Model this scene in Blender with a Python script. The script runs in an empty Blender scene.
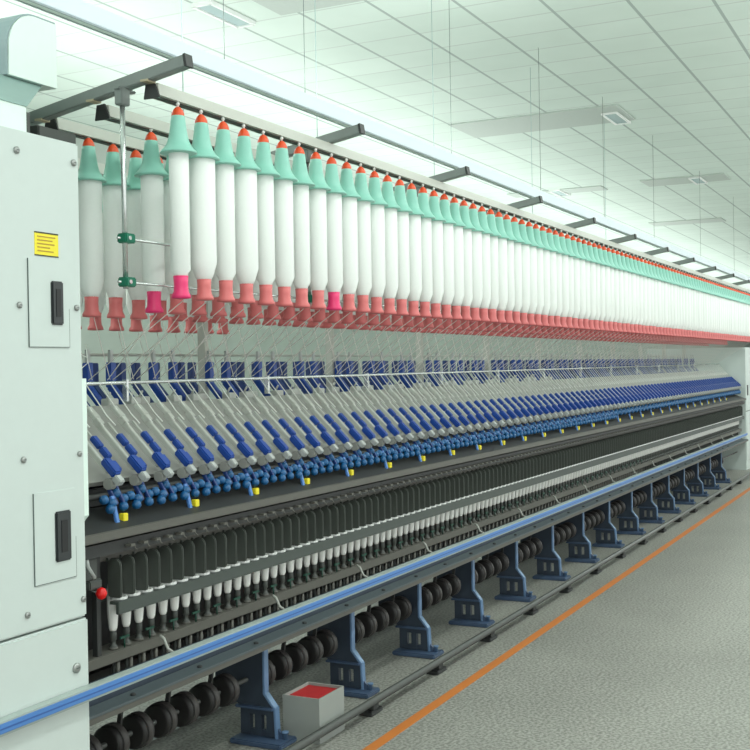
import bpy, bmesh, math, random
from mathutils import Vector, Matrix
random.seed(7)
S = bpy.context.scene
COL = S.collection
PI = math.pi

# ------------------------------------------------------------------ materials
def mat(name, color, rough=0.5, metal=0.0, var=0.06, scale=30.0, spec=0.5, bump=0.0):
    m = bpy.data.materials.new(name); m.use_nodes = True
    nt = m.node_tree; b = nt.nodes['Principled BSDF']
    b.inputs['Roughness'].default_value = rough
    b.inputs['Metallic'].default_value = metal
    b.inputs['Specular IOR Level'].default_value = spec
    tc = nt.nodes.new('ShaderNodeTexCoord')
    nz = nt.nodes.new('ShaderNodeTexNoise'); nz.inputs['Scale'].default_value = scale
    nt.links.new(tc.outputs['Object'], nz.inputs['Vector'])
    mx = nt.nodes.new('ShaderNodeMix'); mx.data_type = 'RGBA'
    lo = [c * (1 - var) for c in color]; hi = [min(1, c * (1 + var)) for c in color]
    mx.inputs[6].default_value = (*lo, 1); mx.inputs[7].default_value = (*hi, 1)
    nt.links.new(nz.outputs['Fac'], mx.inputs[0])
    nt.links.new(mx.outputs[2], b.inputs['Base Color'])
    if bump:
        bp = nt.nodes.new('ShaderNodeBump'); bp.inputs['Strength'].default_value = bump
        bp.inputs['Distance'].default_value = 0.002
        nt.links.new(nz.outputs['Fac'], bp.inputs['Height'])
        nt.links.new(bp.outputs['Normal'], b.inputs['Normal'])
    return m

M = dict(
    cabinet=mat('pale_grey_paint', (0.565, 0.63, 0.605), 0.42, var=0.02),
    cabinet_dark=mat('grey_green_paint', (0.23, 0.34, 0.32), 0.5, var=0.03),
    hood=mat('mint_white_paint', (0.72, 0.84, 0.78), 0.45, var=0.02),
    line=mat('dark_seam', (0.10, 0.13, 0.12), 0.6),
    screw=mat('screw_steel', (0.35, 0.36, 0.35), 0.35, 0.8),
    handle=mat('black_plastic', (0.025, 0.03, 0.032), 0.35),
    handle2=mat('black_recess', (0.008, 0.009, 0.010), 0.5),
    yellow=mat('yellow_sticker', (0.85, 0.72, 0.03), 0.5),
    sticktext=mat('sticker_print', (0.45, 0.28, 0.03), 0.6),
    stickedge=mat('sticker_border', (0.05, 0.05, 0.03), 0.6),
    arm=mat('dark_grey_aluminium', (0.20, 0.225, 0.215), 0.45, 0.2),
    rail=mat('cream_rail', (0.50, 0.51, 0.46), 0.45, var=0.03),
    raildark=mat('rail_slot', (0.06, 0.06, 0.055), 0.6),
    tan=mat('tan_clip', (0.42, 0.36, 0.24), 0.6),
    chrome=mat('bright_steel', (0.62, 0.65, 0.64), 0.25, 0.85),
    green=mat('green_clamp', (0.01, 0.17, 0.10), 0.4),
    greendark=mat('dark_green_lever', (0.006, 0.055, 0.035), 0.45),
    hook=mat('white_nylon', (0.85, 0.87, 0.85), 0.4),
    red=mat('orange_red_plastic', (0.80, 0.085, 0.02), 0.35, var=0.03),
    teal=mat('turquoise_plastic', (0.27, 0.59, 0.49), 0.42, var=0.03),
    white=mat('white_roving', (0.86, 0.885, 0.86), 0.85, var=0.02, scale=120, spec=0.15),
    pink=mat('coral_pink_tube', (0.66, 0.16, 0.16), 0.45, var=0.05),
    magenta=mat('bright_pink_tube', (0.80, 0.035, 0.17), 0.4, var=0.03),
    strand=mat('roving_strand', (0.80, 0.76, 0.72), 0.8, spec=0.1),
    strandw=mat('white_strand', (0.82, 0.84, 0.80), 0.8, spec=0.1),
    plate=mat('light_grey_plate', (0.31, 0.315, 0.29), 0.5, var=0.04),
    armgrey=mat('arm_aluminium', (0.52, 0.54, 0.50), 0.4, 0.2),
    blue=mat('blue_lever', (0.012, 0.060, 0.30), 0.38, var=0.1),
    blueknob=mat('blue_rubber_roller', (0.010, 0.10, 0.26), 0.4, var=0.25),
    bluedark=mat('dark_and_shade_blue', (0.012, 0.040, 0.17), 0.45, var=0.15),  # dark blue; on the back levers it stands for their shade
    capw=mat('white_end_cap', (0.42, 0.44, 0.43), 0.45),
    dark=mat('dark_iron', (0.028, 0.030, 0.030), 0.5),
    darkgrey=mat('dark_grey_iron', (0.065, 0.072, 0.066), 0.5),
    sepm=mat('charcoal_separator', (0.066, 0.075, 0.066), 0.42, var=0.12),
    ringrail=mat('green_grey_rail', (0.055, 0.068, 0.061), 0.5),
    brown=mat('grey_brown_rail', (0.105, 0.102, 0.089), 0.55),
    ring=mat('ring_highlight_white', (0.85, 0.86, 0.84), 0.3, 0.1),  # near-white colour stands in for highlights on the rings
    cop=mat('white_cop', (0.90, 0.91, 0.88), 0.8, spec=0.2, var=0.02),
    bluerail=mat('blue_rail_paint', (0.075, 0.21, 0.52), 0.4, var=0.05),
    bluegroove=mat('blue_rail_groove', (0.035, 0.11, 0.34), 0.45),
    greyedge=mat('grey_green_edge', (0.36, 0.42, 0.40), 0.4),
    greyrail=mat('slate_grey_rail', (0.085, 0.108, 0.118), 0.45),
    bluecase=mat('blue_grey_casting', (0.055, 0.09, 0.16), 0.45, var=0.1),
    blueflange=mat('blue_casting_edge', (0.13, 0.22, 0.37), 0.4, var=0.06),
    blueplate=mat('blue_grey_web', (0.032, 0.045, 0.068), 0.5, var=0.1),
    pulley=mat('brown_black_pulley', (0.015, 0.014, 0.014), 0.5),
    pulleyrim=mat('grey_pulley_rim', (0.055, 0.05, 0.048), 0.45),  # rim a little lighter than the disc
    pipe=mat('dark_steel_pipe', (0.085, 0.09, 0.085), 0.4),
    orange=mat('orange_floor_paint', (0.55, 0.17, 0.028), 0.55, var=0.08, scale=8),
    boxm=mat('pale_grey_box', (0.30, 0.32, 0.30), 0.6, var=0.08, scale=9),
    boxred=mat('red_cloth', (0.42, 0.012, 0.015), 0.7, var=0.15),
    redball=mat('red_ball', (0.75, 0.01, 0.01), 0.3),
    trunk=mat('bluish_white_trunking', (0.78, 0.85, 0.92), 0.45, var=0.01),
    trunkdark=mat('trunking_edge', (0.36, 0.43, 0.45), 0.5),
    wire=mat('hanger_wire', (0.14, 0.18, 0.17), 0.5),
    fixture=mat('fixture_louvre', (0.36, 0.48, 0.48), 0.5, var=0.05),
    vent=mat('grey_vent_panel', (0.49, 0.55, 0.51), 0.7, var=0.05),
    hoodshade=mat('hood_back_shade', (0.26, 0.35, 0.36), 0.5, var=0.02),  # shade on the hood's back, held in the colour
    wall=mat('pale_green_wall', (0.40, 0.45, 0.41), 0.7, var=0.04, scale=2),
)

def floor_mat():
    m = bpy.data.materials.new('terrazzo_floor'); m.use_nodes = True
    nt = m.node_tree; b = nt.nodes['Principled BSDF']; b.inputs['Roughness'].default_value = 0.42
    b.inputs['Specular IOR Level'].default_value = 0.35
    tc = nt.nodes.new('ShaderNodeTexCoord')
    def noise(sc, det=3):
        n = nt.nodes.new('ShaderNodeTexNoise'); n.inputs['Scale'].default_value = sc; n.inputs['Detail'].default_value = det
        nt.links.new(tc.outputs['Object'], n.inputs['Vector']); return n
    n1, n2 = noise(72, 6), noise(1.3, 5)
    r1 = nt.nodes.new('ShaderNodeValToRGB')
    e = r1.color_ramp.elements
    e[0].position = 0.38; e[0].color = (0.19, 0.19, 0.168, 1)
    e[1].position = 0.62; e[1].color = (0.41, 0.405, 0.37, 1)
    nt.links.new(n1.outputs['Fac'], r1.inputs['Fac'])
    r2 = nt.nodes.new('ShaderNodeValToRGB')
    e = r2.color_ramp.elements
    e[0].position = 0.3; e[0].color = (0.80, 0.80, 0.80, 1); e[1].position = 0.7; e[1].color = (1, 1, 1, 1)
    nt.links.new(n2.outputs['Fac'], r2.inputs['Fac'])
    mx = nt.nodes.new('ShaderNodeMix'); mx.data_type = 'RGBA'; mx.blend_type = 'MULTIPLY'; mx.inputs[0].default_value = 1
    nt.links.new(r1.outputs['Color'], mx.inputs[6]); nt.links.new(r2.outputs['Color'], mx.inputs[7])
    nt.links.new(mx.outputs[2], b.inputs['Base Color'])
    return m
M['floor'] = floor_mat()

def ceiling_mat():
    m = bpy.data.materials.new('ceiling_tiles'); m.use_nodes = True
    nt = m.node_tree; b = nt.nodes['Principled BSDF']; b.inputs['Roughness'].default_value = 0.9
    b.inputs['Specular IOR Level'].default_value = 0.1
    tc = nt.nodes.new('ShaderNodeTexCoord'); sp = nt.nodes.new('ShaderNodeSeparateXYZ')
    nt.links.new(tc.outputs['Object'], sp.inputs[0])
    def mth(op, a, bb):
        n = nt.nodes.new('ShaderNodeMath'); n.operation = op
        for i, v in enumerate((a, bb)):
            if isinstance(v, (int, float)): n.inputs[i].default_value = v
            else: nt.links.new(v, n.inputs[i])
        return n.outputs[0]
    def grid(co, off, period, w):
        f = mth('FRACT', mth('DIVIDE', mth('ADD', co, 600 * period - off + w / 2), period), 0)
        return mth('LESS_THAN', f, w / period)
    gy = grid(sp.outputs['Y'], 2.128, 0.585, 0.026)
    gx = grid(sp.outputs['X'], 9.171, 0.478, 0.020)
    nz = nt.nodes.new('ShaderNodeTexNoise'); nz.inputs['Scale'].default_value = 2.2; nz.inputs['Detail'].default_value = 6
    nt.links.new(tc.outputs['Object'], nz.inputs['Vector'])
    # each tile slightly different in tone
    cx = mth('FLOOR', mth('DIVIDE', mth('SUBTRACT', sp.outputs['X'], 9.171), 0.478), 0)
    cy = mth('FLOOR', mth('DIVIDE', mth('SUBTRACT', sp.outputs['Y'], 2.128), 0.585), 0)
    cb = nt.nodes.new('ShaderNodeCombineXYZ'); nt.links.new(cx, cb.inputs[0]); nt.links.new(cy, cb.inputs[1])
    wn = nt.nodes.new('ShaderNodeTexWhiteNoise'); nt.links.new(cb.outputs[0], wn.inputs['Vector'])
    f = mth('ADD', mth('MULTIPLY', nz.outputs['Fac'], 0.7), mth('MULTIPLY', wn.outputs['Value'], 0.3))
    mx = nt.nodes.new('ShaderNodeMix'); mx.data_type = 'RGBA'
    mx.inputs[6].default_value = (0.61, 0.705, 0.645, 1); mx.inputs[7].default_value = (0.73, 0.825, 0.765, 1)
    nt.links.new(f, mx.inputs[0])
    m2 = nt.nodes.new('ShaderNodeMix'); m2.data_type = 'RGBA'; m2.inputs[7].default_value = (0.56, 0.62, 0.58, 1)
    nt.links.new(gx, m2.inputs[0]); nt.links.new(mx.outputs[2], m2.inputs[6])
    m3 = nt.nodes.new('ShaderNodeMix'); m3.data_type = 'RGBA'; m3.inputs[7].default_value = (0.40, 0.47, 0.44, 1)
    nt.links.new(gy, m3.inputs[0]); nt.links.new(m2.outputs[2], m3.inputs[6])
    nt.links.new(m3.outputs[2], b.inputs['Base Color'])
    return m
M['ceiling'] = ceiling_mat()


# ------------------------------------------------------------------ mesh builder
class MB:
    def __init__(s): s.v = []; s.f = []; s.mi = []; s.sm = []
    def add(s, vs, fs, mi=0, smooth=False):
        o = len(s.v); s.v += [tuple(v) for v in vs]
        for f in fs: s.f.append([i + o for i in f]); s.mi.append(mi); s.sm.append(smooth)
        return s
    def box(s, x0, x1, y0, y1, z0, z1, mi=0):
        vs = [(x, y, z) for x in (x0, x1) for y in (y0, y1) for z in (z0, z1)]
        return s.add(vs, [(0, 1, 3, 2), (4, 6, 7, 5), (0, 4, 5, 1), (2, 3, 7, 6), (0, 2, 6, 4), (1, 5, 7, 3)], mi)
    def prism(s, pts, axis, a0, a1, mi=0):
        """pts: polygon in the plane across axis ('x': (y,z); 'y': (x,z); 'z': (x,y))"""
        def mk(p, a):
            return {'x': (a, p[0], p[1]), 'y': (p[0], a, p[1]), 'z': (p[0], p[1], a)}[axis]
        n = len(pts)
        vs = [mk(p, a0) for p in pts] + [mk(p, a1) for p in pts]
        fs = [tuple(range(n))[::-1], tuple(range(n, 2 * n))] + [(i, (i + 1) % n, n + (i + 1) % n, n + i) for i in range(n)]
        return s.add(vs, fs, mi)
    def lathe(s, prof, c=(0, 0, 0), axis='z', n=14, mi=0, smooth=True):
        """prof: (r, t) along the axis"""
        vs, fs = [], []
        for r, t in prof:
            for k in range(n):
                a = 2 * PI * k / n; u, w = r * math.cos(a), r * math.sin(a)
                p = {'z': (u, w, t), 'x': (t, u, w), 'y': (w, t, u)}[axis]
                vs.append((p[0] + c[0], p[1] + c[1], p[2] + c[2]))
        m = len(prof)
        for j in range(m - 1):
            for k in range(n):
                fs.append((j * n + k, j * n + (k + 1) % n, (j + 1) * n + (k + 1) % n, (j + 1) * n + k))
        s.add(vs, fs, mi, smooth)
        s.add([], [])
        o = len(s.v) - len(vs)
        s.f.append([o + k for k in range(n)][::-1]); s.mi.append(mi); s.sm.append(False)
        s.f.append([o + (m - 1) * n + k for k in range(n)]); s.mi.append(mi); s.sm.append(False)
        return s
    def tube(s, pts, r, n=6, mi=0):
        pts = [Vector(p) for p in pts]; rings = []
        for i, p in enumerate(pts):
            d = (pts[min(i + 1, len(pts) - 1)] - pts[max(i - 1, 0)]).normalized()
            up = Vector((0, 0, 1)) if abs(d.z) < 0.9 else Vector((1, 0, 0))
            a = d.cross(up).normalized(); b = d.cross(a)
            rings.append([p + r * (math.cos(2 * PI * k / n) * a + math.sin(2 * PI * k / n) * b) for k in range(n)])
        vs = [q for g in rings for q in g]; fs = []
        for j in range(len(rings) - 1):
            for k in range(n):
                fs.append((j * n + k, j * n + (k + 1) % n, (j + 1) * n + (k + 1) % n, (j + 1) * n + k))
        fs += [tuple(range(n))[::-1], tuple(range((len(rings) - 1) * n, len(rings) * n))]
        return s.add(vs, fs, mi, True)
    def bar(s, p0, p1, w, h, mi=0, side=(1, 0, 0)):
        """rectangular bar from p0 to p1, w across `side`, h across the third direction"""
        p0, p1 = Vector(p0), Vector(p1); d = (p1 - p0).normalized(); sd = Vector(side)
        sd = (sd - d * sd.dot(d)).normalized(); up = sd.cross(d)
        vs = [p + sd * (a * w / 2) + up * (b * h / 2) for p in (p0, p1) for a, b in ((-1, -1), (1, -1), (1, 1), (-1, 1))]
        return s.add(vs, [(3, 2, 1, 0), (4, 5, 6, 7), (0, 1, 5, 4), (1, 2, 6, 5), (2, 3, 7, 6), (3, 0, 4, 7)], mi)
    def mesh(s, name, *mats, bevel=0.0):
        me = bpy.data.meshes.new(name)
        bm = bmesh.new()
        vv = [bm.verts.new(v) for v in s.v]
        for f, mi, sm in zip(s.f, s.mi, s.sm):
            try: fc = bm.faces.new([vv[i] for i in f])
            except ValueError: continue
            fc.material_index = mi; fc.smooth = sm
        bmesh.ops.recalc_face_normals(bm, faces=bm.faces)
        if bevel:
            es = [e for e in bm.edges if len(e.link_faces) == 2 and e.calc_face_angle(0) > 0.6]
            bmesh.ops.bevel(bm, geom=es, offset=bevel, segments=2, affect='EDGES', clamp_overlap=True)
        bm.to_mesh(me); bm.free()
        for m in mats: me.materials.append(M[m])
        return me

def obj(name, me, parent=None, loc=(0, 0, 0)):
    o = bpy.data.objects.new(name, me); COL.objects.link(o)
    o.location = loc
    if parent is not None: o.parent = parent
    return o
def tag(o, label, cat, group=None, kind=None):
    if label: o['label'] = label
    if cat: o['category'] = cat
    if group: o['group'] = group
    if kind: o['kind'] = kind
    return o
def empty(name, loc, label, cat, group=None):
    o = bpy.data.objects.new(name, None); COL.objects.link(o); o.location = loc
    o.empty_display_size = 0.05
    return tag(o, label, cat, group)
def struct(name, me, loc=(0, 0, 0)):
    o = obj(name, me, None, loc); o['kind'] = 'structure'; return o

ORD = ['', 'first', 'second', 'third', 'fourth', 'fifth', 'sixth', 'seventh', 'eighth', 'ninth', 'tenth', 'eleventh', 'twelfth',
       'thirteenth', 'fourteenth', 'fifteenth', 'sixteenth', 'seventeenth', 'eighteenth', 'nineteenth', 'twentieth',
       'twenty-first', 'twenty-second', 'twenty-third', 'twenty-fourth', 'twenty-fifth']

# key positions, metres: X runs along the machine, Y across it (away from the aisle), Z up
G = 0.068                                   # spindle gauge
ARM_X = [3.035] + [4.265 + 1.195 * k for k in range(10)]
STAND_X = [3.86 + 0.752 * k for k in range(15)]
XEND = 16.1
YC = 2.98                                   # machine centre line
_count = {}
def place_words(x, refs, name, what, start='the grey headstock cabinet'):
    """'third past the second <name>' counted separately for each kind of thing"""
    k = sum(1 for r in refs if r <= x)
    n = _count[(what, k)] = _count.get((what, k), 0) + 1
    if k == 0: return f'{ORD[n]} from {start}'
    return f'{ORD[n]} past the {ORD[k]} {name}'

# ------------------------------------------------------------------ setting
struct('floor', MB().box(-4, 62, -6, 9, -0.1, 0).mesh('floor', 'floor'))
ceil_z = 4.28
struct('ceiling', MB().box(-2, 62, -2.6, 9, ceil_z, ceil_z + 0.12).mesh('ceiling', 'ceiling'))
struct('wall_far', MB().box(62, 62.2, -6, 9, 0, ceil_z).mesh('wall_far', 'wall'))
struct('wall_side', MB().box(-4, 62, 9, 9.2, 0, ceil_z).mesh('wall_side', 'wall'))
struct('floor_marking', MB().box(-3, 58, 2.0, 2.05, -0.005, 0.0015).mesh('floor_marking', 'orange'))

# ceiling panels and lights
for k, (x0, x1, y0, y1, lab) in enumerate([
        (7.18, 7.66, 3.40, 4.60, 'grey vent strip in the ceiling beside the hanging wire above the first creel arms'),
        (12.10, 12.95, 3.10, 5.05, 'long grey vent strip crossing the ceiling tiles halfway along the machine'),
        (17.35, 18.0, 2.85, 4.10, 'short grey vent strip high over the far half of the ceiling'),
        (17.50, 17.95, 4.75, 6.30, 'grey vent strip above the lamp trunking, beyond the long strip'),
        (22.7, 23.3, 3.8, 5.2, 'small grey vent strip in the last visible ceiling bay')]):
    o = obj('ceiling_vent', MB().box(x0, x1, y0, y1, ceil_z - 0.015, ceil_z + 0.001).mesh('ceiling_vent', 'vent'))
    tag(o, lab, 'vent', 'vent strips in the ceiling')
for x, y, lab in [(7.42, 4.97, 'recessed grey ceiling light above the first creel arms, beside the hood'),
                  (12.72, 3.26, 'small recessed ceiling light at the end of the long vent strip'),
                  (17.75, 3.30, 'tiny recessed ceiling light in the short far vent strip'),
                  (17.8, 5.5, 'recessed ceiling light over the far part of the lamp trunking')]:
    e = empty('ceiling_light', (x, y, ceil_z - 0.02), lab, 'ceiling light', 'recessed ceiling lights')
    f = MB()
    for sy in (-1, 1): f.box(-0.31, 0.31, sy * 0.08 - 0.012, sy * 0.08 + 0.012, -0.012, 0.021)
    for sx in (-1, 1): f.box(sx * 0.30 - 0.012, sx * 0.30 + 0.012, -0.08, 0.08, -0.012, 0.021)
    obj('frame', f.mesh('light_frame', 'hook'), e)
    obj('louvre', MB().box(-0.29, 0.29, -0.07, 0.07, 0.0, 0.02).mesh('light_louvre', 'fixture'), e)

# suspended lamp trunking above the machine
t = empty('lighting_trunking', (0, 3.14, 2.935), 'long bluish white lamp trunking hung on thin wires above the creel', 'trunking')
obj('housing', MB().box(-1, 40, -0.022, 0.022, 0.0, 0.082).mesh('trunk_housing', 'trunk', bevel=0.004), t)
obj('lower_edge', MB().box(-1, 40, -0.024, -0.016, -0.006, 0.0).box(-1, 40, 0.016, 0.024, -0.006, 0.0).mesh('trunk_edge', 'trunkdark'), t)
obj('base_plate', MB().box(-1, 40, -0.014, 0.014, -0.004, 0.0).mesh('trunk_base', 'hood'), t)
for x in (1.6, 4.68, 5.47, 7.57, 9.6, 11.7, 14.0, 17.0, 20.0):
    obj('hanger_wire', MB().tube([(x, 0, 0.06), (x, 0, ceil_z - 2.935)], 0.0022, 5).mesh('hang_wire', 'wire'), t)
for k, x in enumerate((4.72, 6.1, 7.9, 10.2, 12.8)):
    o = obj('junction_tray', MB().box(-0.11, 0.11, -0.04, 0.04, 0, 0.02).tube([(0, 0, 0.01), (0, 0, 1.601)], 0.0025, 5).mesh('junction_tray', 'fixture'), None, (x, 3.42, 2.68))
    tag(o, f'small grey-green tray hanging behind the trunking, {ORD[k+1]} from the headstock hood', 'tray', 'small trays hanging behind the trunking')

# ------------------------------------------------------------------ headstock cabinet
CX1 = 2.588; CY = 2.25
cab = empty('headstock_cabinet', (0, 0, 0), 'tall pale grey headstock cabinet with two black recessed handles at the near machine end', 'cabinet')
obj('upper_panel', MB().box(1.0, CX1, CY, 3.75, 0.785, 2.165).mesh('cab_upper', 'cabinet', bevel=0.006), cab)
obj('lower_panel', MB().box(1.0, CX1 + 0.004, CY, 3.75, 0.03, 0.779).mesh('cab_lower', 'cabinet', bevel=0.006), cab)
obj('plinth', MB().box(1.02, CX1 - 0.02, CY + 0.03, 3.72, 0.0, 0.03).mesh('cab_plinth', 'dark'), cab)
pts = [(CY + 0.012, 1.48)] + [(CY + 0.012, 1.075), (CY + 0.03, 1.055), (CY + 0.10, 1.05), (CY + 0.10, 1.48)]
obj('edge_cover', MB().prism(pts, 'x', CX1 - 0.005, CX1 + 0.027).mesh('cab_edge_cover', 'hood'), cab)
def door(x0, x1, z0, z1, hx0, hx1, hz0, hz1):
    d = obj('access_panel', MB().box(x0, x1, CY - 0.003, CY + 0.004, z0, z1).mesh('access_panel', 'cabinet'), cab)
    sm = MB(); w = 0.0016
    sm.box(x0 - w, x0, CY - 0.0034, CY + 0.003, z0 - w, z1).box(x0, x1, CY - 0.0034, CY + 0.003, z0 - w, z0)
    sm.box(x1, x1 + w, CY - 0.0030, CY + 0.003, z0, z0 + (z1 - z0) * 0.45)
    obj('panel_gap', sm.mesh('panel_gap', 'line'), d)
    h = obj('recessed_handle', MB().box(hx0, hx1, CY - 0.010, CY + 0.002, hz0, hz1).mesh('rec_handle', 'handle', bevel=0.004), d)
    cx = (hx0 + hx1) / 2; q = (hx1 - hx0) * 0.2; r = (hz1 - hz0) * 0.18
    obj('finger_grip', MB().box(cx - q, cx + q, CY - 0.0115, CY - 0.005, hz0 + r, hz1 - r).mesh('handle_grip', 'handle2'), h)
    h['label'] = 'black recessed handle'
door(2.370, 2.530, 1.572, 1.816, 2.456, 2.503, 1.634, 1.758)
door(2.374, 2.540, 0.910, 1.165, 2.455, 2.517, 0.962, 1.105)
for x, z, r in [(2.335, 2.107, .010), (2.562, 2.107, .010), (2.335, 1.685, .009), (2.563, 1.686, .009), (2.339, 1.262, .009),
                (2.564, 1.261, .008), (2.343, 0.836, .009), (2.569, 0.837, .009), (2.534, 0.644, .015)]:
    obj('screw', MB().lathe([(r, 0.001), (r, -0.005), (r * .55, -0.008)], (x, CY, z), 'y', 12).box(x - r * .5, x + r * .5, CY - 0.0085, CY - 0.0075, z - .0012, z + .0012, 1).mesh('screw', 'screw', 'line'), cab)
st = obj('warning_sticker', MB().box(2.398, 2.492, CY - 0.0015, CY + 0.001, 1.826, 1.893).mesh('sticker', 'yellow'), cab)
st['label'] = 'yellow warning sticker with dark borders'
obj('sticker_border', MB().box(2.398, 2.492, CY - .0022, CY, 1.889, 1.893).box(2.398, 2.492, CY - .0022, CY, 1.826, 1.829).mesh('sticker_border', 'stickedge'), st)
sp = MB()
for i, z in enumerate((1.880, 1.870, 1.860, 1.850, 1.840)):
    sp.box(2.408, 2.408 + (0.072, 0.06, 0.068, 0.05, 0.064)[i], CY - .0022, CY, z - .0018, z + .0018)
obj('sticker_print', sp.mesh('sticker_print', 'sticktext'), st)
# upper fascia, chamfer and rounded hood
obj('fascia', MB().box(1.0, 2.56, 2.42, 3.6, 2.16, 2.290).mesh('cab_fascia', 'hood', bevel=0.004), cab)
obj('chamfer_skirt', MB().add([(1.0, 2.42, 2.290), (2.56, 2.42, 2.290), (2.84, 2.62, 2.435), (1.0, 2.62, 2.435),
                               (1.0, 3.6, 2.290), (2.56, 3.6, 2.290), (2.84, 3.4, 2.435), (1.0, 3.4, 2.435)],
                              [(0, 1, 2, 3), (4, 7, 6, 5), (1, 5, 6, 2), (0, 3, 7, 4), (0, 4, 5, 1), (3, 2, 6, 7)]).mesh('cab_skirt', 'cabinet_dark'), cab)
prof = [(2.675, 2.435), (2.89, 2.435), (2.89, 2.645), (2.79, 2.645)]
for k in range(1, 7):
    a = PI / 2 + (PI / 2) * k / 7
    prof.append((2.79 + 0.115 * math.cos(a), 2.52 + 0.125 * math.sin(a)))
hm = MB().prism(prof, 'y', 2.60, 3.5)
obj('hood', hm.mesh('cab_hood', 'hood'), cab)
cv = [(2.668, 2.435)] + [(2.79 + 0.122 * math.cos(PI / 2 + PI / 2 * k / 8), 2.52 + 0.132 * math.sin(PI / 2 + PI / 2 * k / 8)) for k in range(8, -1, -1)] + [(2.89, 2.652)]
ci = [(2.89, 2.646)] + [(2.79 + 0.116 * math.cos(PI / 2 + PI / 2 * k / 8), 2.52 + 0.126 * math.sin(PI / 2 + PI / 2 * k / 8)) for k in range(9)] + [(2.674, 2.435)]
obj('hood_shade_skin', MB().prism(cv + ci, 'y', 2.604, 3.5).mesh('hood_shade_skin', 'hoodshade'), cab)  # darker skin that puts shade into the hood's rear-facing curve
obj('hood_step', MB().box(2.86, 3.02, 2.95, 3.5, 2.44, 2.62).mesh('hood_step', 'hood'), cab)
# dark bracket where the first creel arm meets the cabinet
o = obj('arm_bracket', MB().box(2.60, 2.66, 2.50, 2.95, 2.15, 2.30).box(2.66, 2.98, 2.86, 2.94, 2.30, 2.36).box(2.80, 2.98, 2.60, 2.66, 2.18, 2.30).mesh('arm_bracket', 'darkgrey', bevel=0.004), cab)
# thin antenna wire and lamp above the cabinet
w = obj('conduit', MB().tube([(3.0, 3.05, 2.40), (3.0, 3.05, 2.62), (2.86, 3.10, 2.665)], 0.004).mesh('conduit', 'trunkdark'), cab)
obj('conduit_bracket', MB().box(-0.0, 0.085, -0.012, 0.012, 0, 0.012).box(0.05, 0.058, -.01, .01, -0.05, 0).mesh('conduit_bracket', 'fixture'), w, (3.0, 3.05, 2.545))

# ------------------------------------------------------------------ creel: arms, rails, poles
TILT = 0.168
def arm_z(y): return 2.502 - (y - 2.18) * TILT
creel_mb = MB()
for k, x in enumerate(ARM_X):
    a = empty('creel_crossbar', (x, 0, 0), f'dark grey square creel arm tilting up over the aisle, {ORD[k+1]} from the headstock cabinet', 'crossbar', 'dark arms carrying the creel rails')
    obj('beam', MB().bar((0, 2.18, arm_z(2.18)), (0, 2.98, arm_z(2.98)), 0.038, 0.040).mesh('arm_beam', 'arm', bevel=0.003), a)
    obj('end_cap', MB().bar((0, 2.172, arm_z(2.172)), (0, 2.181, arm_z(2.181)), 0.040, 0.042).mesh('arm_cap', 'dark'), a)
    for y in (2.34, 2.57, 2.80):
        z = arm_z(y) - 0.018
        obj('rail_clip', MB().box(-0.022, 0.022, y - 0.015, y + 0.015, z - 0.004, z + 0.003).mesh('rail_clip', 'tan'), a)
# central creel post line carrying the arms
for k, x in enumerate(ARM_X):
    o = obj('creel_post', MB().box(x - 0.014, x + 0.014, 2.985, 3.025, 1.345, 2.36).mesh('creel_post', 'rail'))
    tag(o, f'slim grey post behind the bobbins holding up the {ORD[k+1]} creel arm', 'post', 'posts holding up the creel arms')
ROW_Y = (2.32, 2.55, 2.78)
ROW_TOP = (2.372, 2.337, 2.328)
rail_lab = ('cream bobbin rail on the aisle side, under the creel arms', 'cream bobbin rail in the middle under the creel arms',
            'cream bobbin rail on the inner side, under the creel arms')
for i, y in enumerate((2.34, 2.57, 2.80)):
    zt = arm_z(y) - (0.020, 0.022, 0.0)[i]
    x0 = (3.06, 3.085, 3.085)[i]
    r = empty('bobbin_rail', (x0, y, zt), rail_lab[i], 'rail', 'cream rails the bobbins hang from')
    obj('channel', MB().prism([(-0.022, 0), (0.022, 0), (0.028, -0.040), (-0.028, -0.040)], 'x', 0, 16.4 - x0).mesh('rail_channel', 'rail'), r)
    obj('slot', MB().box(0, 16.4 - x0, -0.012, 0.012, -0.044, -0.040).mesh('rail_slot', 'raildark'), r)
    obj('end_plate', MB().prism([(-0.010, 0.004), (0.024, 0.002), (0.033, -0.050), (-0.033, -0.050)], 'x', -0.007, 0).mesh('rail_end', 'dark'), r)

for k, ax in enumerate(ARM_X):
    x = ax - 0.016
    z1 = arm_z(2.43) - 0.020
    p = empty('creel_pole', (x, 2.435, 0), f'bright steel pole with green clamps hanging by the {ORD[k+1]} creel arm', 'pole', 'steel poles with green clamps')
    obj('rod', MB().lathe([(0.009, 1.775), (0.009, z1)], n=10).mesh('pole_rod', 'chrome'), p)
    obj('top_bracket', MB().box(-0.022, 0.022, -0.016, 0.016, z1 - 0.055, z1 + 0.004).box(-0.03, 0.06, -0.012, 0.012, z1 - 0.006, z1 + 0.004).mesh('pole_bracket', 'arm', bevel=0.003), p)
    for z in (1.943, 1.797):
        c = obj('clamp', MB().box(-0.018, 0.034, -0.020, 0.020, z - 0.016, z + 0.016).mesh('pole_clamp', 'green', bevel=0.004), p)
        obj('clamp_screw', MB().lathe([(0.007, -0.024), (0.007, -0.019)], (0, 0, z), 'y', 8).mesh('clamp_screw', 'chrome'), c)
        c['label'] = 'green clamp'
for z, nm in ((1.943, 'thin steel guide rod through the upper green clamps'), (1.797, 'thin steel guide rod through the lower green clamps')):
    x1 = 15.4
    o = obj('guide_rod', MB().tube([(2.99, 2.442, z), (x1, 2.442, z)], 0.0045, 6).mesh('guide_rod', 'chrome'))
    tag(o, nm, 'rod')

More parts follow.
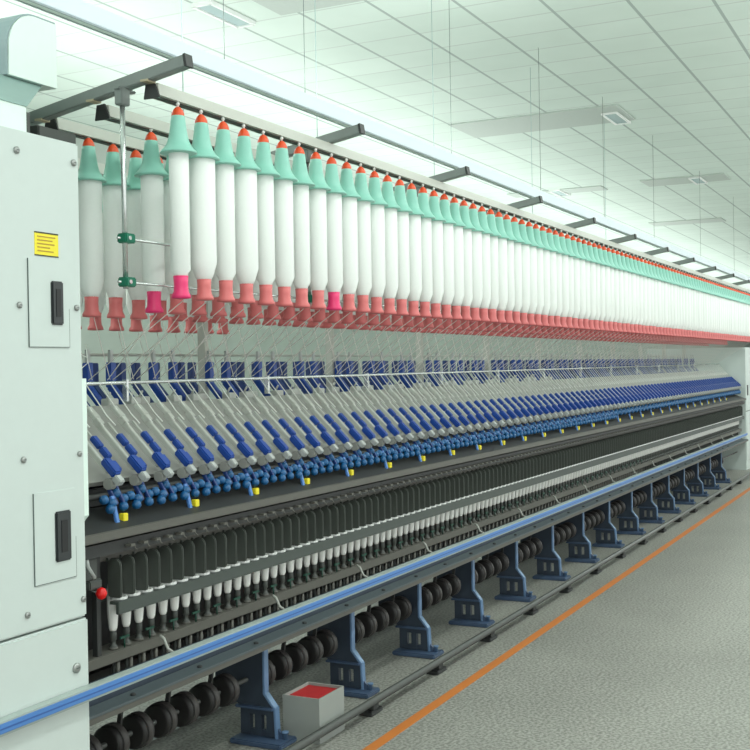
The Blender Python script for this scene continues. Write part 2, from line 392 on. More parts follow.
# ------------------------------------------------------------------ roving bobbins (origin at the tube base)
HT = 0.629
def package_prof(r, taper):
    return [(0.022, 0.068), (r * 0.70, 0.085), (r, 0.085 + taper), (r, 0.515), (r * 0.6, 0.545)]
prof_tube = [(0.020, 0.0), (0.034, 0.002), (0.033, 0.012), (0.026, 0.024), (0.0245, 0.05), (0.026, 0.078)]
prof_cover = [(0.060, 0.494), (0.0645, 0.496), (0.060, 0.503), (0.050, 0.513), (0.042, 0.525), (0.036, 0.540), (0.0315, 0.560), (0.028, 0.582), (0.0255, 0.605), (0.0235, 0.622), (0.020, 0.624)]
prof_cap = [(0.0215, 0.614), (0.0228, 0.621), (0.0215, 0.632), (0.017, 0.643), (0.010, 0.651), (0.004, 0.655)]
pack_mesh = [MB().lathe(package_prof(r, tp), n=18).mesh('package', 'white') for r, tp in ((0.034, 0.012), (0.046, 0.045), (0.041, 0.03), (0.044, 0.05), (0.037, 0.02))]
tube_mesh = MB().lathe(prof_tube, n=16).mesh('tube_end', 'pink')
tube_mesh_m = MB().lathe(prof_tube, n=16).mesh('tube_end_bright', 'magenta')
cover_mesh = MB().lathe(prof_cover, n=18).mesh('dust_cover', 'teal')
cap_mesh = MB().lathe(prof_cap, n=12).mesh('cap', 'red')
hook_mesh = MB().lathe([(0.004, 0.650), (0.004, 0.682)], n=6).lathe([(0.006, 0.660), (0.0068, 0.664), (0.006, 0.668)], n=8).mesh('hook', 'hook')
GB = (2.75, 1.462)                                   # guide bar (y, z)
def strand_pts(i):
    by, bz = ROW_Y[i], ROW_TOP[i] - HT
    return [(0.018, -0.01, 0.06), (0.02, 0.006, -0.004), ((0.02, -0.025, 0.06)[i], GB[0] - by, GB[1] - bz + 0.006)]
def far_bobbin(r, tp, i):
    mb = MB().lathe(package_prof(r, tp), n=12, mi=0).lathe(prof_tube, n=10, mi=1).lathe(prof_cover, n=12, mi=2).lathe(prof_cap, n=8, mi=3)
    mb.lathe([(0.004, 0.650), (0.004, 0.682)], n=5, mi=4)
    mb.tube(strand_pts(i), 0.0018, 3, 5)
    return mb.mesh('roving_bobbin', 'white', 'pink', 'teal', 'red', 'hook', 'strand')
far_mesh = [[far_bobbin(0.046, 0.045, i), far_bobbin(0.042, 0.03, i)] for i in range(3)]
strand_mesh = []
for i in range(3): strand_mesh.append(MB().tube(strand_pts(i), 0.0018, 4).mesh('roving_strand', 'strand'))
row_words = ('aisle-side creel row', 'middle creel row', 'inner creel row')
row_group = ('bobbins of the aisle-side creel row', 'bobbins of the middle creel row', 'bobbins of the inner creel row')
for i, (x0, n, nparts) in enumerate(((3.17, 95, 95), (3.32, 90, 36), (3.25, 90, 26))):
    for k in range(n):
        x = x0 + 0.136 * k
        pw = place_words(x, ARM_X, 'creel arm', f'bob{i}')
        bright = (i == 0 and k in (0, 8)) or (i == 1 and k == 0)
        if i == 0 and k == 0: v = 0
        elif i == 0 and k == 1: v = 1
        elif i == 0 and k < 14: v = (0, 1, 4, 1, 4, 2, 4, 2, 2, 3, 2, 3, 3, 2)[k]
        else: v = random.choice((1, 2, 3, 3, 2))
        col = 'bright-pink-footed' if bright else 'white'
        lab = f'{col} roving bobbin with turquoise cover, {row_words[i]}, {pw}'
        loc = (x, ROW_Y[i], ROW_TOP[i] - HT)
        if k >= nparts:
            o = obj('roving_bobbin', far_mesh[i][k % 2], None, loc); tag(o, lab, 'bobbin', row_group[i])
            continue
        b = empty('roving_bobbin', loc, lab, 'bobbin', row_group[i])
        pk = obj('package', pack_mesh[v], b)
        obj('tube_end', tube_mesh_m if bright else tube_mesh, b)
        obj('dust_cover', cover_mesh, b); obj('cap', cap_mesh, b); obj('hook', hook_mesh, b)
        if x < XEND: obj('roving_strand', strand_mesh[i], pk)
# first bobbins of the rows beyond the posts
for k in range(12):
    x = 3.22 + 0.136 * k
    o = obj('roving_bobbin', far_mesh[2][k % 2], None, (x, 3.20, 1.674))
    tag(o, f'shaded roving bobbin in the creel row behind the posts, {ORD[k+1]} from the headstock cabinet', 'bobbin', 'bobbins behind the creel posts')
o = obj('bobbin_rail', MB().prism([(-0.022, 0), (0.022, 0), (0.028, -0.045), (-0.028, -0.045)], 'x', 2.9, 6.2).mesh('rail_rear', 'rail'), None, (0, 3.20, 2.382))
tag(o, 'cream bobbin rail behind the creel posts', 'rail', 'cream rails the bobbins hang from')

# roving guide bar
gb = empty('roving_guide_bar', (0, GB[0], GB[1] - 0.006), 'long bright steel bar the rovings pass over below the bobbins', 'guide bar')
obj('bar', MB().tube([(2.60, 0, 0), (XEND, 0, 0)], 0.0065, 8).mesh('guide_bar', 'chrome'), gb)
for k in range(12):
    x = 3.4 + 1.0 * k
    obj('bracket', MB().box(x - 0.006, x + 0.006, -0.008, 0.012, -0.07, 0.012).mesh('gb_bracket', 'chrome'), gb)
o = obj('rear_guide_bar', MB().tube([(2.60, 3.2, 1.57), (XEND, 3.2, 1.57)], 0.007, 6).mesh('rear_guide_bar', 'rail'))
tag(o, 'dark thin bar behind the bright roving guide bar', 'guide bar')

tw = MB()
for k in range(7):
    x = 2.66 + 0.07 * k
    tw.tube([(x, 2.75, 1.47), (x + 0.05, 2.70, 1.53), (x + 0.16, 2.80, 1.60)], 0.0016, 4)
    tw.tube([(x + 0.13, 2.75, 1.47), (x + 0.06, 2.71, 1.55), (x - 0.02, 2.80, 1.61)], 0.0016, 4)
o = obj('thread_guide_wire', tw.mesh('thread_guide_wire', 'strandw')); tag(o, 'tangle of thin white guide wires on the bar beside the headstock cabinet', 'guide wires')

# ------------------------------------------------------------------ drafting zone
# inclined light grey cover plate
def along(t, off=0.0):
    """t=0 at the white end cap, 1 at the tail of an arm; off = distance above the arm line"""
    y = 2.47 + (2.66 - 2.47) * t; z = 1.145 + (1.33 - 1.145) * t
    return (0, y - 0.697 * off, z + 0.717 * off)
pl = empty('drafting_cover_plate', (0, 0, 0), 'long sloping light grey plate behind the blue drafting arms', 'plate')
obj('plate', MB().add([(2.6, 2.530, 1.130), (XEND, 2.530, 1.130), (XEND, 2.815, 1.372), (2.6, 2.815, 1.372),
                        (2.6, 2.545, 1.115), (XEND, 2.545, 1.115), (XEND, 2.83, 1.36), (2.6, 2.83, 1.36)],
                       [(0, 1, 2, 3), (4, 7, 6, 5), (0, 4, 5, 1), (3, 2, 6, 7), (0, 3, 7, 4), (1, 5, 6, 2)]).mesh('drafting_plate', 'plate'), pl)
bolt = MB().lathe([(0.005, -0.002), (0.005, 0.003), (0.003, 0.004)], n=8).mesh('plate_bolt', 'line')
for k in range(88):
    b = obj('bolt', bolt, pl, (3.145 + 0.136 * k - 0.136, 2.645, 1.2275)); b.rotation_euler = (math.radians(40), 0, 0)

arm_bar = MB().bar(along(0.12, -0.006), along(1.02, -0.006), 0.016, 0.020).bar((-0.003, 2.655, 1.335), (0.001, 2.70, 1.372), 0.030, 0.014).bar(along(0.9, 0.0), along(1.02, 0.0), 0.026, 0.022).mesh('arm_bar', 'armgrey', bevel=0.002)
arm_stem = MB().bar((0.030, *along(0.66, 0.008)[1:]), (0.030, *along(0.90, 0.008)[1:]), 0.008, 0.008).mesh('arm_stem', 'armgrey')
blue_l = MB().bar((0.032, *along(0.30, 0.010)[1:]), (0.032, *along(0.47, 0.010)[1:]), 0.024, 0.020).bar((0.032, *along(0.485, 0.010)[1:]), (0.032, *along(0.67, 0.010)[1:]), 0.024, 0.020).mesh('lever', 'blue', bevel=0.003)
saddle = MB().bar(along(0.0, 0.012), along(0.27, 0.012), 0.034, 0.028).bar((0.048, *along(0.10, -0.006)[1:]), (0.048, *along(0.28, -0.006)[1:]), 0.030, 0.022).mesh('saddle', 'blue', bevel=0.005)
endcap = MB().bar(along(-0.12, 0.004), along(0.0, 0.004), 0.028, 0.024).mesh('end_cap', 'capw', bevel=0.003)
cradle = MB().lathe([(0.019, -0.013), (0.020, -0.011), (0.020, 0.011), (0.019, 0.013)], (0.0, 2.492, 1.124), 'x', 14).mesh('cradle', 'plate')
knob_prof = [(0.006, -0.015), (0.006, -0.011), (0.014, -0.010), (0.0155, -0.005), (0.0155, 0.006), (0.012, 0.010), (0.006, 0.011), (0.006, 0.015)]
def knob(dx, y, z, nm, m): return MB().lathe(knob_prof, (dx, y, z), 'x', 12).mesh(nm, m)
knobs = [knob(-0.036, 2.462, 1.044, 'roller_e', 'blueknob'), knob(0.034, 2.464, 1.046, 'roller_f', 'blueknob'), knob(-0.052, 2.475, 1.076, 'roller_a', 'blueknob'), knob(-0.018, 2.470, 1.062, 'roller_b', 'blueknob'), knob(0.020, 2.485, 1.090, 'roller_c', 'blueknob'), knob(0.052, 2.478, 1.070, 'roller_d', 'blueknob')]
knob_arm = MB().bar((0.0, 2.465, 1.055), (0.0, 2.500, 1.110), 0.014, 0.012).bar((0.036, 2.462, 1.050), (0.036, 2.498, 1.112), 0.012, 0.012).mesh('roller_arm', 'bluedark', bevel=0.002)
sx = -0.03
def strand_pair(o):
    return MB().tube([(o - 0.01, GB[0], GB[1] - 0.004), (o, 2.665, 1.345), (o, 2.625, 1.308)], 0.0024, 5).mesh('roving', 'strandw')
str1, str2 = strand_pair(-0.004), strand_pair(0.058)
far_arm = MB()
far_arm.bar(along(0.12, -0.006), along(1.02, -0.006), 0.016, 0.020, 0)
far_arm.bar((0.032, *along(0.30, 0.010)[1:]), (0.032, *along(0.67, 0.010)[1:]), 0.024, 0.020, 1)
far_arm.bar((0.030, *along(0.66, 0.008)[1:]), (0.030, *along(0.90, 0.008)[1:]), 0.008, 0.008, 0)
far_arm.bar(along(0.0, 0.012), along(0.27, 0.012), 0.034, 0.028, 1)
far_arm.bar(along(-0.12, 0.004), along(0.0, 0.004), 0.028, 0.024, 2)
far_arm.lathe([(0.019, -0.013), (0.020, -0.011), (0.020, 0.011), (0.019, 0.013)], (0.0, 2.492, 1.124), 'x', 10, 5)
for kx, ky, kz in ((-0.052, 2.475, 1.076), (-0.018, 2.470, 1.062), (0.020, 2.485, 1.090), (0.052, 2.478, 1.070)):
    far_arm.lathe(knob_prof, (kx, ky, kz), 'x', 8, 3)
far_arm.tube([(-0.014, GB[0], GB[1] - 0.004), (-0.004, 2.665, 1.345), (-0.004, 2.625, 1.308)], 0.0024, 4, 4)
far_arm.tube([(0.048, GB[0], GB[1] - 0.004), (0.058, 2.665, 1.345), (0.058, 2.625, 1.308)], 0.0024, 4, 4)
far_arm = far_arm.mesh('drafting_unit', 'armgrey', 'blue', 'capw', 'blueknob', 'strandw', 'plate')
N_ARM = 98
for k in range(N_ARM):
    x = 2.989 + 0.136 * k
    if x > XEND - 0.05: break
    pw = place_words(x, STAND_X, 'blue machine stand', 'arm')
    lab = f'drafting arm with blue lever and white end cap, {pw}'
    if x > 9.5:
        tag(obj('drafting_unit', far_arm, None, (x, 0, 0)), lab, 'drafting arm', 'drafting arms along the machine'); continue
    a = empty('drafting_unit', (x, 0, 0), lab, 'drafting arm', 'drafting arms along the machine')
    for nm, me in (('bar', arm_bar), ('stem', arm_stem), ('lever', blue_l), ('saddle', saddle), ('end_cap', endcap), ('cradle', cradle),
                   ('roller_arm', knob_arm), ('roving', str1), ('roving', str2)):
        obj(nm, me, a)
    for me in knobs: obj('roller', me, a)
# roller beam that carries the blue rollers
o = obj('roller_shaft', MB().lathe([(0.011, 2.6), (0.011, XEND)], (0, 2.505, 1.085), 'x', 10).box(2.6, XEND, 2.565, 2.60, 1.045, 1.10).mesh('roller_shaft', 'dark'))
tag(o, 'long dark roller shaft behind the blue rollers', 'shaft')
# yellow tags on blue straps
strap_m = MB().bar((0, 2.452, 0.995), (0, 2.475, 1.085), 0.018, 0.010).mesh('strap', 'bluerail', bevel=0.002)
tag_m = MB().box(0.028, 0.052, 2.448, 2.470, 0.998, 1.024).mesh('yellow_tab', 'yellow', bevel=0.002)
for k in range(30):
    x = 2.975 + 0.408 * k
    if x > XEND - 0.1: break
    e = empty('suction_lever', (x, 0, 0), f'blue strap lever with yellow tab below the rollers, {place_words(x, STAND_X, "blue machine stand", "tab")}', 'lever', 'yellow-tabbed levers below the rollers')
    obj('strap', strap_m, e); obj('tab', tag_m, e)['label'] = 'yellow tab'
# blue levers of the opposite side seen through the gap
def lever_mesh(m):
    return MB().bar((0, 2.965, 1.435), (0, 2.965, 1.535), 0.036, 0.028).bar((0.0, 2.967, 1.44), (0.020, 2.895, 1.345), 0.032, 0.026).mesh('back_lever', m, bevel=0.003)
up_m, up_shade = lever_mesh('blue'), lever_mesh('bluedark')  # second copy is darker: shade painted into the set-back levers
up_s = MB().bar((0, 2.965, 1.53), (0, 2.965, 1.585), 0.018, 0.012).mesh('back_stem', 'capw')
up_h = MB().box(-0.03, 0.03, 2.84, 2.88, 1.36, 1.395).tube([(-0.02, 2.86, 1.39), (-0.02, 2.84, 1.42)], 0.006).mesh('back_holder', 'armgrey', bevel=0.004)
for k in range(96):
    x = 3.03 + 0.136 * k
    if x > 15.5: break
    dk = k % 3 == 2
    o = obj('tension_lever', up_shade if dk else up_m, None, (x, 0.06 if dk else 0, 0))
    tag(o, f'upright {"shade-darkened blue" if dk else "blue"} lever behind the roving guide bar, {place_words(x, ARM_X, "creel arm", "back")}', 'lever', 'upright blue levers behind the guide bar')
    if not dk: obj('stem', up_s, o)
    if x < 9: obj('holder', up_h, o)
for k in range(90):
    x = 3.09 + 0.136 * k
    if x > 15.5: break
    o = obj('tension_lever', up_shade, None, (x, 0.14, 0.0))
    tag(o, f'shaded blue back-row lever behind the guide bar, {place_words(x, ARM_X, "creel arm", "backd")}', 'lever', 'shaded levers of the back row')
# dark box added mid-machine to stop light
o = obj('machine_light_block', MB().box(2.6, XEND, 2.66, 3.30, 0.42, 1.02).box(2.6, XEND, 2.86, 3.10, 1.02, 1.33).mesh('machine_light_block', 'dark'))
tag(o, 'long dark light-stopping box added inside the spinning machine behind the spindles', 'light block')
o = obj('inner_duct', MB().box(2.6, XEND, 2.87, 3.09, 1.331, 1.346).mesh('inner_duct', 'plate'))
tag(o, 'grey suction duct along the top of the machine body', 'duct')

# sloped dark shelf + front beam
o = obj('thread_board', MB().add([(2.6, 2.415, 0.985), (XEND, 2.415, 0.985), (XEND, 2.56, 1.04), (2.6, 2.56, 1.04),
                                  (2.6, 2.415, 0.970), (XEND, 2.415, 0.970), (XEND, 2.56, 0.970), (2.6, 2.56, 0.970)],
                                 [(0, 1, 2, 3), (4, 7, 6, 5), (0, 4, 5, 1), (3, 2, 6, 7), (0, 3, 7, 4), (1, 5, 6, 2)]).mesh('thread_board', 'dark'))
tag(o, 'long dark sloping board below the blue rollers', 'board')
bm_ = empty('front_bar', (0, 0, 0), 'long grey-brown beam above the thread guides', 'beam')
obj('face', MB().box(2.6, XEND, 2.395, 2.415, 0.956, 0.985).mesh('front_beam', 'brown', bevel=0.003), bm_)
lp = empty('lappet_rail', (0, 0, 0), 'dark rail studded with small thread guides under the grey-brown beam', 'rail')
obj('rail', MB().box(2.66, XEND, 2.425, 2.47, 0.905, 0.945).mesh('lappet_rail', 'dark'), lp)
tg = MB().box(-0.011, 0.011, 2.400, 2.428, 0.920, 0.928).tube([(0.006, 2.402, 0.922), (0.006, 2.395, 0.912), (0.014, 2.395, 0.906)], 0.0022, 5).mesh('thread_guide', 'brown')
N_SP = 192; SP0 = 2.99
for k in range(100): obj('thread_guide', tg, lp, (SP0 + G * k, 0, 0))
rest = MB()
for k in range(100, N_SP):
    x = SP0 + G * k; rest.box(x - 0.011, x + 0.011, 2.400, 2.428, 0.920, 0.928)
obj('thread_guides', rest.mesh('thread_guides', 'brown'), lp)['kind'] = 'stuff'

# ------------------------------------------------------------------ separators, ring rail, spindles
o = obj('separator_rail', MB().box(2.88, XEND, 2.485, 2.515, 0.872, 0.902).mesh('separator_rail', 'brown', bevel=0.003))
tag(o, 'thin grey-brown rail along the tops of the black separators', 'rail')
sp_pts = []
for k in range(7):
    a = PI * k / 6; sp_pts.append((2.452 + 0.029 * math.cos(a), 0.858 + 0.027 * math.sin(a)))
sp_pts += [(2.423, 0.760), (2.430, 0.752), (2.474, 0.752), (2.481, 0.760)]
sep_m = MB().prism(sp_pts, 'x', -0.0045, 0.0045).mesh('separator', 'sepm', bevel=0.003)
sep_t = MB().box(-0.003, 0.003, 2.476, 2.492, 0.868, 0.882).mesh('separator_tab', 'sepm')
for k in range(N_SP):
    x = SP0 - 0.034 + G * k
    s_ = obj('separator_plate', sep_m, None, (x, 0, 0))
    tag(s_, f'black round-topped separator plate, {place_words(x, STAND_X, "blue machine stand", "sep")}', 'separator', 'black separator plates between the spindles')
    if k < 60: obj('tab', sep_t, s_)
rr = empty('ring_rail', (0, 0, 0), 'long dark green-grey ring rail halfway up the white cops', 'rail')
obj('face', MB().box(2.94, XEND, 2.425, 2.438, 0.700, 0.742).mesh('ring_rail_face', 'ringrail', bevel=0.002), rr)
shelf = MB().box(2.94, XEND, 2.438, 2.462, 0.732, 0.742).box(2.94, XEND, 2.518, 2.54, 0.732, 0.742)
obj('shelf', shelf.mesh('ring_rail_shelf', 'ringrail'), rr)
rg = MB()
ringp = [(0.0235, 0.0), (0.029, 0.0), (0.029, 0.008), (0.0235, 0.008)]
n = 14; vs = []; fs = []
for r, z in ringp:
    for k in range(n): vs.append((r * math.cos(2 * PI * k / n), r * math.sin(2 * PI * k / n), z))
for j in range(4):
    for k in range(n): fs.append((j * n + k, j * n + (k + 1) % n, ((j + 1) % 4) * n + (k + 1) % n, ((j + 1) % 4) * n + k))
rg.add(vs, fs, 0, False)
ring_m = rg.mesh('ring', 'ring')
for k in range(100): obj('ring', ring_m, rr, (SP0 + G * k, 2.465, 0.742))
rest = MB()
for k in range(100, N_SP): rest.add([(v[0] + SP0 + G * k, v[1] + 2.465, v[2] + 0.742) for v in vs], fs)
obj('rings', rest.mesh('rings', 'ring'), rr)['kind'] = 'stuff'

SY = 2.492
spin_m = MB().lathe([(0.006, 0.44), (0.006, 0.536)], (0, SY, 0), n=8).lathe([(0.014, 0.569), (0.014, 0.582), (0.009, 0.586), (0.009, 0.600), (0.012, 0.603), (0.012, 0.625), (0.009, 0.632), (0.0075, 0.84), (0.004, 0.865)], (0, SY, 0), n=10).mesh('spindle', 'darkgrey')
whorl_m = MB().lathe([(0.017, 0.570), (0.017, 0.576), (0.015, 0.578)], (0, SY, 0), n=10).mesh('whorl', 'brown')
cop_m = MB().lathe([(0.0105, 0.632), (0.0145, 0.642), (0.0175, 0.675), (0.0185, 0.700), (0.0185, 0.765), (0.012, 0.805), (0.009, 0.85)], (0, SY, 0), n=14).mesh('cop', 'cop')
tail_m = MB().lathe([(0.0065, 0.43), (0.0065, 0.536)], (0, 2.474, 0), n=8).mesh('spindle_foot', 'brown')
brake_m = MB().bar((0.012, 2.472, 0.606), (G - 0.012, 2.472, 0.606), 0.007, 0.006, side=(0, 0, 1)).tube([(G / 2, 2.472, 0.606), (G / 2, 2.472, 0.569)], 0.003, 5).mesh('brake_lever', 'greendark')
for k in range(N_SP):
    x = SP0 + G * k
    s_ = obj('spindle', spin_m, None, (x, 0, 0))
    tag(s_, f'slim dark spindle carrying a white cop, {place_words(x, STAND_X, "blue machine stand", "spin")}', 'spindle', 'spindles with white cops')
    obj('cop', cop_m, s_)['label'] = 'white yarn cop'
    if k < 110:
        obj('whorl', whorl_m, s_); obj('spindle_foot', tail_m, s_)
    if k % 2 == 0 and k < 110:
        b = obj('brake_lever', brake_m, None, (x, 0, 0))
        tag(b, f'small dark green brake bar between two spindles, {place_words(x, STAND_X, "blue machine stand", "brake")}', 'brake lever', 'green brake bars between the spindles')
o = obj('spindle_rail', MB().box(2.62, XEND, 2.462, 2.56, 0.534, 0.570).mesh('spindle_rail', 'brown', bevel=0.003))
tag(o, 'grey-brown rail the spindles stand on, above the blue rail', 'rail')

# ------------------------------------------------------------------ blue rail, slate rail, recessed plate
br = empty('blue_front_rail', (0, 2.22, 0), 'long bright blue rail along the machine front, passing over the headstock cabinet', 'rail')
obj('face', MB().box(1.2, 14.95, -0.006, 0.012, 0.553, 0.580).mesh('blue_face', 'bluerail', bevel=0.002), br)
obj('groove', MB().box(1.2, 14.95, -0.0068, 0.0, 0.5645, 0.5685).mesh('blue_groove', 'bluegroove'), br)
obj('top_strip', MB().box(1.2, 14.95, -0.004, 0.026, 0.580, 0.585).mesh('blue_top', 'greyedge'), br)
obj('under_lip', MB().box(1.2, 14.95, 0.0, 0.026, 0.545, 0.553).mesh('blue_lip', 'greyedge'), br)
hk = MB().tube([(0, 0.024, 0.575), (0, 0.055, 0.590), (0, 0.070, 0.622), (0, 0.085, 0.630)], 0.005, 6).mesh('rail_hook', 'plate')
for x in [3.0 + 0.70 * k for k in range(17)]: obj('hook', hk, br, (x, 0, 0))
o = obj('recessed_plate', MB().box(2.60, XEND, 2.454, 2.464, 0.40, 0.50).mesh('recessed_plate', 'blueplate'))
tag(o, 'dark blue recessed plate between the blue rail and the slate grey rail', 'plate')
gr = empty('slate_rail', (0, 0, 0), 'slate grey bolted rail below the bright blue rail, on the machine stands', 'rail')
obj('top_face', MB().box(2.60, XEND, 2.375, 2.452, 0.418, 0.428).mesh('slate_top', 'greyrail', bevel=0.002), gr)
obj('front_lip', MB().box(2.60, XEND, 2.375, 2.385, 0.400, 0.420).mesh('slate_lip', 'brown', bevel=0.002), gr)
bo = MB().lathe([(0.010, 0.426), (0.010, 0.434), (0.006, 0.436)], (0, 2.405, 0), n=6).mesh('rail_bolt', 'dark')
for x in [2.98 + 0.376 * k for k in range(32)]: obj('bolt', bo, gr, (x, 0, 0))

# ------------------------------------------------------------------ stands
web_pts = [(2.448, 0.392), (2.448, 0.195), (2.402, 0.140), (2.395, 0.028), (2.56, 0.028), (2.56, 0.15), (2.66, 0.24), (2.66, 0.44), (2.56, 0.44), (2.56, 0.392)]
web = MB()
# web plate as pieces around the two slots
def quadx(a, b, c, d, x0=-0.012, x1=0.012): web.prism([a, b, c, d], 'x', x0, x1)
quadx((2.448, 0.392), (2.448, 0.195), (2.68, 0.195), (2.68, 0.392))
quadx((2.448, 0.197), (2.402, 0.140), (2.56, 0.140), (2.68, 0.197))
for y0, y1 in ((2.397, 2.438), (2.462, 2.492), (2.516, 2.56)): quadx((y0, 0.026), (y1, 0.026), (y1, 0.112), (y0, 0.112))
quadx((2.400, 0.110), (2.56, 0.110), (2.56, 0.141), (2.400, 0.141))
quadx((2.438, 0.024), (2.52, 0.024), (2.52, 0.05), (2.438, 0.05), -0.009, 0.009)
web_m = web.mesh('stand_web', 'blueplate')
fl = MB()
for a, b in (((2.446, 0.392), (2.446, 0.193)), ((2.446, 0.197), (2.398, 0.140)), ((2.398, 0.143), (2.392, 0.020))):
    fl.bar((0, *a), (0, *b), 0.034, 0.010)
flange_m = fl.mesh('stand_flange', 'blueflange', bevel=0.002)
shelf_m = MB().box(-0.030, 0.030, 2.40, 2.575, 0.134, 0.144).mesh('stand_rib', 'bluecase', bevel=0.002)
foot_m = MB().box(-0.075, 0.055, 2.335, 2.575, 0.0, 0.022).mesh('stand_foot', 'bluecase', bevel=0.005)
footbolt_m = MB().lathe([(0.010, 0.02), (0.010, 0.045), (0.014, 0.046), (0.014, 0.054)], (0, 2.357, 0), n=8).mesh('foot_bolt', 'blueflange')
gus_m = MB().prism([(2.345, 0.02), (2.40, 0.02), (2.40, 0.07)], 'x', -0.006, 0.006).mesh('stand_gusset', 'bluecase')
for k, x in enumerate(STAND_X):
    e = empty('machine_stand', (x, 0, 0), f'blue cast machine stand with slotted foot, {ORD[k+1]} from the headstock cabinet', 'machine stand', 'blue stands under the machine')
    for nm, me in (('web', web_m), ('flange', flange_m), ('rib', shelf_m), ('foot', foot_m), ('foot_bolt', footbolt_m), ('gusset', gus_m)):
        obj(nm, me, e)
# far side legs
leg_m = MB().box(-0.02, 0.02, 3.36, 3.48, 0.02, 0.47).box(-0.06, 0.06, 3.33, 3.55, 0.0, 0.025).mesh('rear_leg', 'bluecase')
for k, x in enumerate(STAND_X):
    tag(obj('rear_stand', leg_m, None, (x, 0, 0)), f'plain blue stand on the machine side away from the aisle, behind the {ORD[k+1]} front stand', 'machine stand', 'rear stands under the machine')

# ------------------------------------------------------------------ pulleys under the machine
sh = obj('pulley_shaft', MB().lathe([(0.010, 2.62), (0.010, XEND)], (0, 2.53, 0.245), 'x', 10).mesh('pulley_shaft', 'pipe'))
tag(sh, 'long steel shaft running through the dark pulleys under the machine', 'shaft')
pul_m = MB().lathe([(0.012, -0.024), (0.050, -0.022), (0.059, -0.018), (0.059, 0.004)], (0, 2.53, 0.245), 'x', 26).mesh('pulley_disc', 'pulley', bevel=0.0)
rim_m = MB().lathe([(0.056, 0.003), (0.062, 0.004), (0.062, 0.030), (0.056, 0.032), (0.012, 0.032)], (0, 2.53, 0.245), 'x', 26).mesh('pulley_rim', 'pulleyrim')
hang_m = MB().bar((0.040, 2.53, 0.24), (0.040, 2.50, 0.43), 0.010, 0.016).mesh('pulley_hanger', 'dark')
for k in range(90):
    x = 2.74 + 0.134 * k
    if x > XEND - 0.1: break
    if any(abs(x - s) < 0.062 for s in STAND_X): continue
    p = obj('drive_pulley', pul_m, None, (x, 0, 0))
    tag(p, f'dark drive pulley under the machine, {place_words(x, STAND_X, "blue machine stand", "pul")}', 'pulley', 'dark drive pulleys under the machine')
    obj('rim', rim_m, p)
    if k < 40 and k % 2 == 0: obj('hanger', hang_m, p)
o = obj('drive_belt_rail', MB().box(2.60, XEND, 2.60, 2.63, 0.36, 0.47).mesh('belt_rail', 'dark'))
tag(o, 'dark rail behind the drive pulleys', 'rail')
o = obj('rear_floor_rail', MB().box(2.7, XEND, 2.88, 2.91, 0.0, 0.022).mesh('rear_floor_rail', 'greyedge'))
tag(o, 'pale flat rail on the floor behind the drive pulleys', 'rail')

# ------------------------------------------------------------------ foot pipe and box
fp = empty('foot_pipe', (0, 2.205, 0), 'dark foot pipe along the floor in front of the blue stands', 'pipe')
obj('pipe', MB().lathe([(0.017, 2.60), (0.017, XEND + 0.1)], (0, 0, 0.062), 'x', 12).mesh('foot_pipe', 'pipe'), fp)
pf = MB().box(-0.055, 0.055, -0.006, 0.060, 0.0, 0.020).box(-0.03, 0.03, 0.0, 0.03, 0.018, 0.05).mesh('pipe_foot', 'dark', bevel=0.004)
for k in range(15): obj('pipe_foot', pf, fp, (4.365 + 0.712 * k, 0, 0))
bx = empty('storage_box', (4.022, 2.318, 0), 'pale grey open box lined with red cloth on the floor beside the first stand', 'box')
b = MB(); L, W, H, T = 0.104, 0.085, 0.180, 0.006
b.box(-L, L, -W, -W + T, 0, H).box(-L, L, W - T, W, 0, H).box(-L, -L + T, -W + T, W - T, 0, H).box(L - T, L, -W + T, W - T, 0, H).box(-L + T, L - T, -W + T, W - T, 0, T)
obj('shell', b.mesh('box_shell', 'boxm'), bx)
obj('red_lining', MB().box(-L + T, L - T, -W + T, W - T, T, H - 0.012).mesh('box_lining', 'boxred'), bx)['label'] = 'red cloth filling the box'

# ------------------------------------------------------------------ machinery between the cabinet and the first spindle
hs = empty('end_bracket', (0, 0, 0), 'dark bracket with a red knob between the headstock cabinet and the first separator', 'bracket')
obj('plate', MB().box(2.62, 2.86, 2.50, 2.54, 0.57, 0.90).mesh('eb_plate', 'dark'), hs)
obj('post', MB().box(2.885, 2.905, 2.47, 2.49, 0.57, 0.90).mesh('eb_post', 'dark'), hs)
obj('block', MB().box(2.80, 2.87, 2.45, 2.50, 0.83, 0.90).box(2.82, 2.88, 2.44, 2.50, 0.80, 0.83).mesh('eb_block', 'darkgrey', bevel=0.004), hs)
obj('white_lever', MB().tube([(2.80, 2.44, 0.93), (2.80, 2.43, 0.88), (2.83, 2.43, 0.84)], 0.007).mesh('eb_lever', 'capw'), hs)
kb = obj('knob', MB().lathe([(0.002, -0.020), (0.013, -0.015), (0.019, 0), (0.013, 0.015), (0.002, 0.020)], (2.862, 2.43, 0.785), 'z', 14).mesh('eb_knob', 'redball'), hs)
kb['label'] = 'red ball knob'
obj('knob_rod', MB().tube([(2.862, 2.43, 0.785), (2.862, 2.51, 0.80)], 0.005).mesh('eb_rod', 'chrome'), hs)

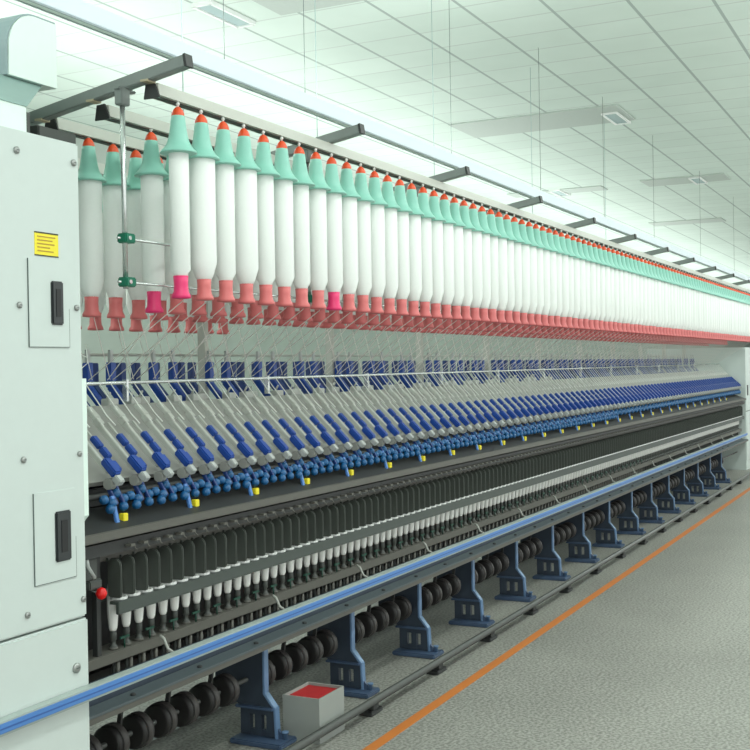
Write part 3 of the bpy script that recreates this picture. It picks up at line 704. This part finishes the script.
# ------------------------------------------------------------------ tailstock cabinet
tc = empty('tailstock_cabinet', (0, 0, 0), 'pale grey tailstock cabinet closing the distant end of the machine', 'cabinet')
obj('body', MB().box(XEND + 0.02, XEND + 1.6, 2.405, 3.75, 0.12, 1.68).mesh('tail_body', 'cabinet', bevel=0.01), tc)
obj('plinth', MB().box(XEND + 0.03, XEND + 1.58, 2.41, 3.72, 0.0, 0.12).mesh('tail_plinth', 'cabinet'), tc)
obj('seam', MB().box(XEND + 0.02, XEND + 1.6, 2.401, 2.407, 0.80, 0.808).mesh('tail_seam', 'line'), tc)
obj('recessed_handle', MB().box(XEND + 0.14, XEND + 0.22, 2.397, 2.407, 1.02, 1.16).mesh('tail_handle', 'handle'), tc)

# ------------------------------------------------------------------ lights
def area(name, loc, sx, sy, power, color, up=False):
    l = bpy.data.lights.new(name, 'AREA'); l.shape = 'RECTANGLE'; l.size = sx; l.size_y = sy
    l.energy = power; l.color = color
    o = bpy.data.objects.new(name, l); COL.objects.link(o); o.location = loc
    if up: o.rotation_euler = (PI, 0, 0)
    return o
LC = (0.94, 1.0, 0.96)
for i in range(6):
    area('aisle_lamp', (0.5 + 4.4 * i, 0.2, 4.22), 3.4, 0.35, 45, LC)
for i in range(3):
    area('back_aisle_lamp', (0.5 + 5 * i, 5.6, 4.22), 3.6, 0.3, 60, LC)
area('trunking_ceiling_fill', (3.5, 3.2, 3.02), 9.0, 0.05, 45, LC, up=True)  # upward fill added over the trunking to brighten the ceiling
for i in range(3):
    area('aisle_ceiling_fill', (6.5 + 18 * i, -1.2, 2.3), 18.0, 0.25, 235, LC, up=True)  # unseen upward fill strips, added to brighten the ceiling
    area('rear_ceiling_fill', (6.5 + 18 * i, 6.2, 2.2), 18.0, 0.25, 245, LC, up=True)  # fill strips added out of sight behind the creel; no machine stands there
w = bpy.data.worlds.new('hall_light'); S.world = w; w.use_nodes = True
bg = w.node_tree.nodes['Background']; bg.inputs['Color'].default_value = (0.95, 1.0, 0.97, 1); bg.inputs['Strength'].default_value = 1.15

# ------------------------------------------------------------------ camera
F = 1134.0
X = Vector(((942 - 375) / F, (375 - 357) / F, -1.0)).normalized()
Z = Vector((-0.0135, 1, 0)); Z = (Z - X * Z.dot(X)).normalized()
Y = Z.cross(X)
R = Matrix((X, Y, Z))                       # rows: world axes in camera space -> world from camera
cam = bpy.data.cameras.new('camera'); co = bpy.data.objects.new('camera', cam); COL.objects.link(co)
cam.sensor_width = 36; cam.sensor_fit = 'HORIZONTAL'; cam.lens = 36 * F / 750; cam.clip_end = 200; cam.clip_start = 0.05
co.matrix_world = Matrix.Translation((0, 0, 1.5)) @ R.to_4x4()
S.camera = co
vs_ = S.view_settings
S.display_settings.display_device = 'sRGB'
vs_.view_transform = 'Standard'; vs_.look = 'None'; vs_.gamma = 1.0; vs_.exposure = 0.3; vs_.use_curve_mapping = False
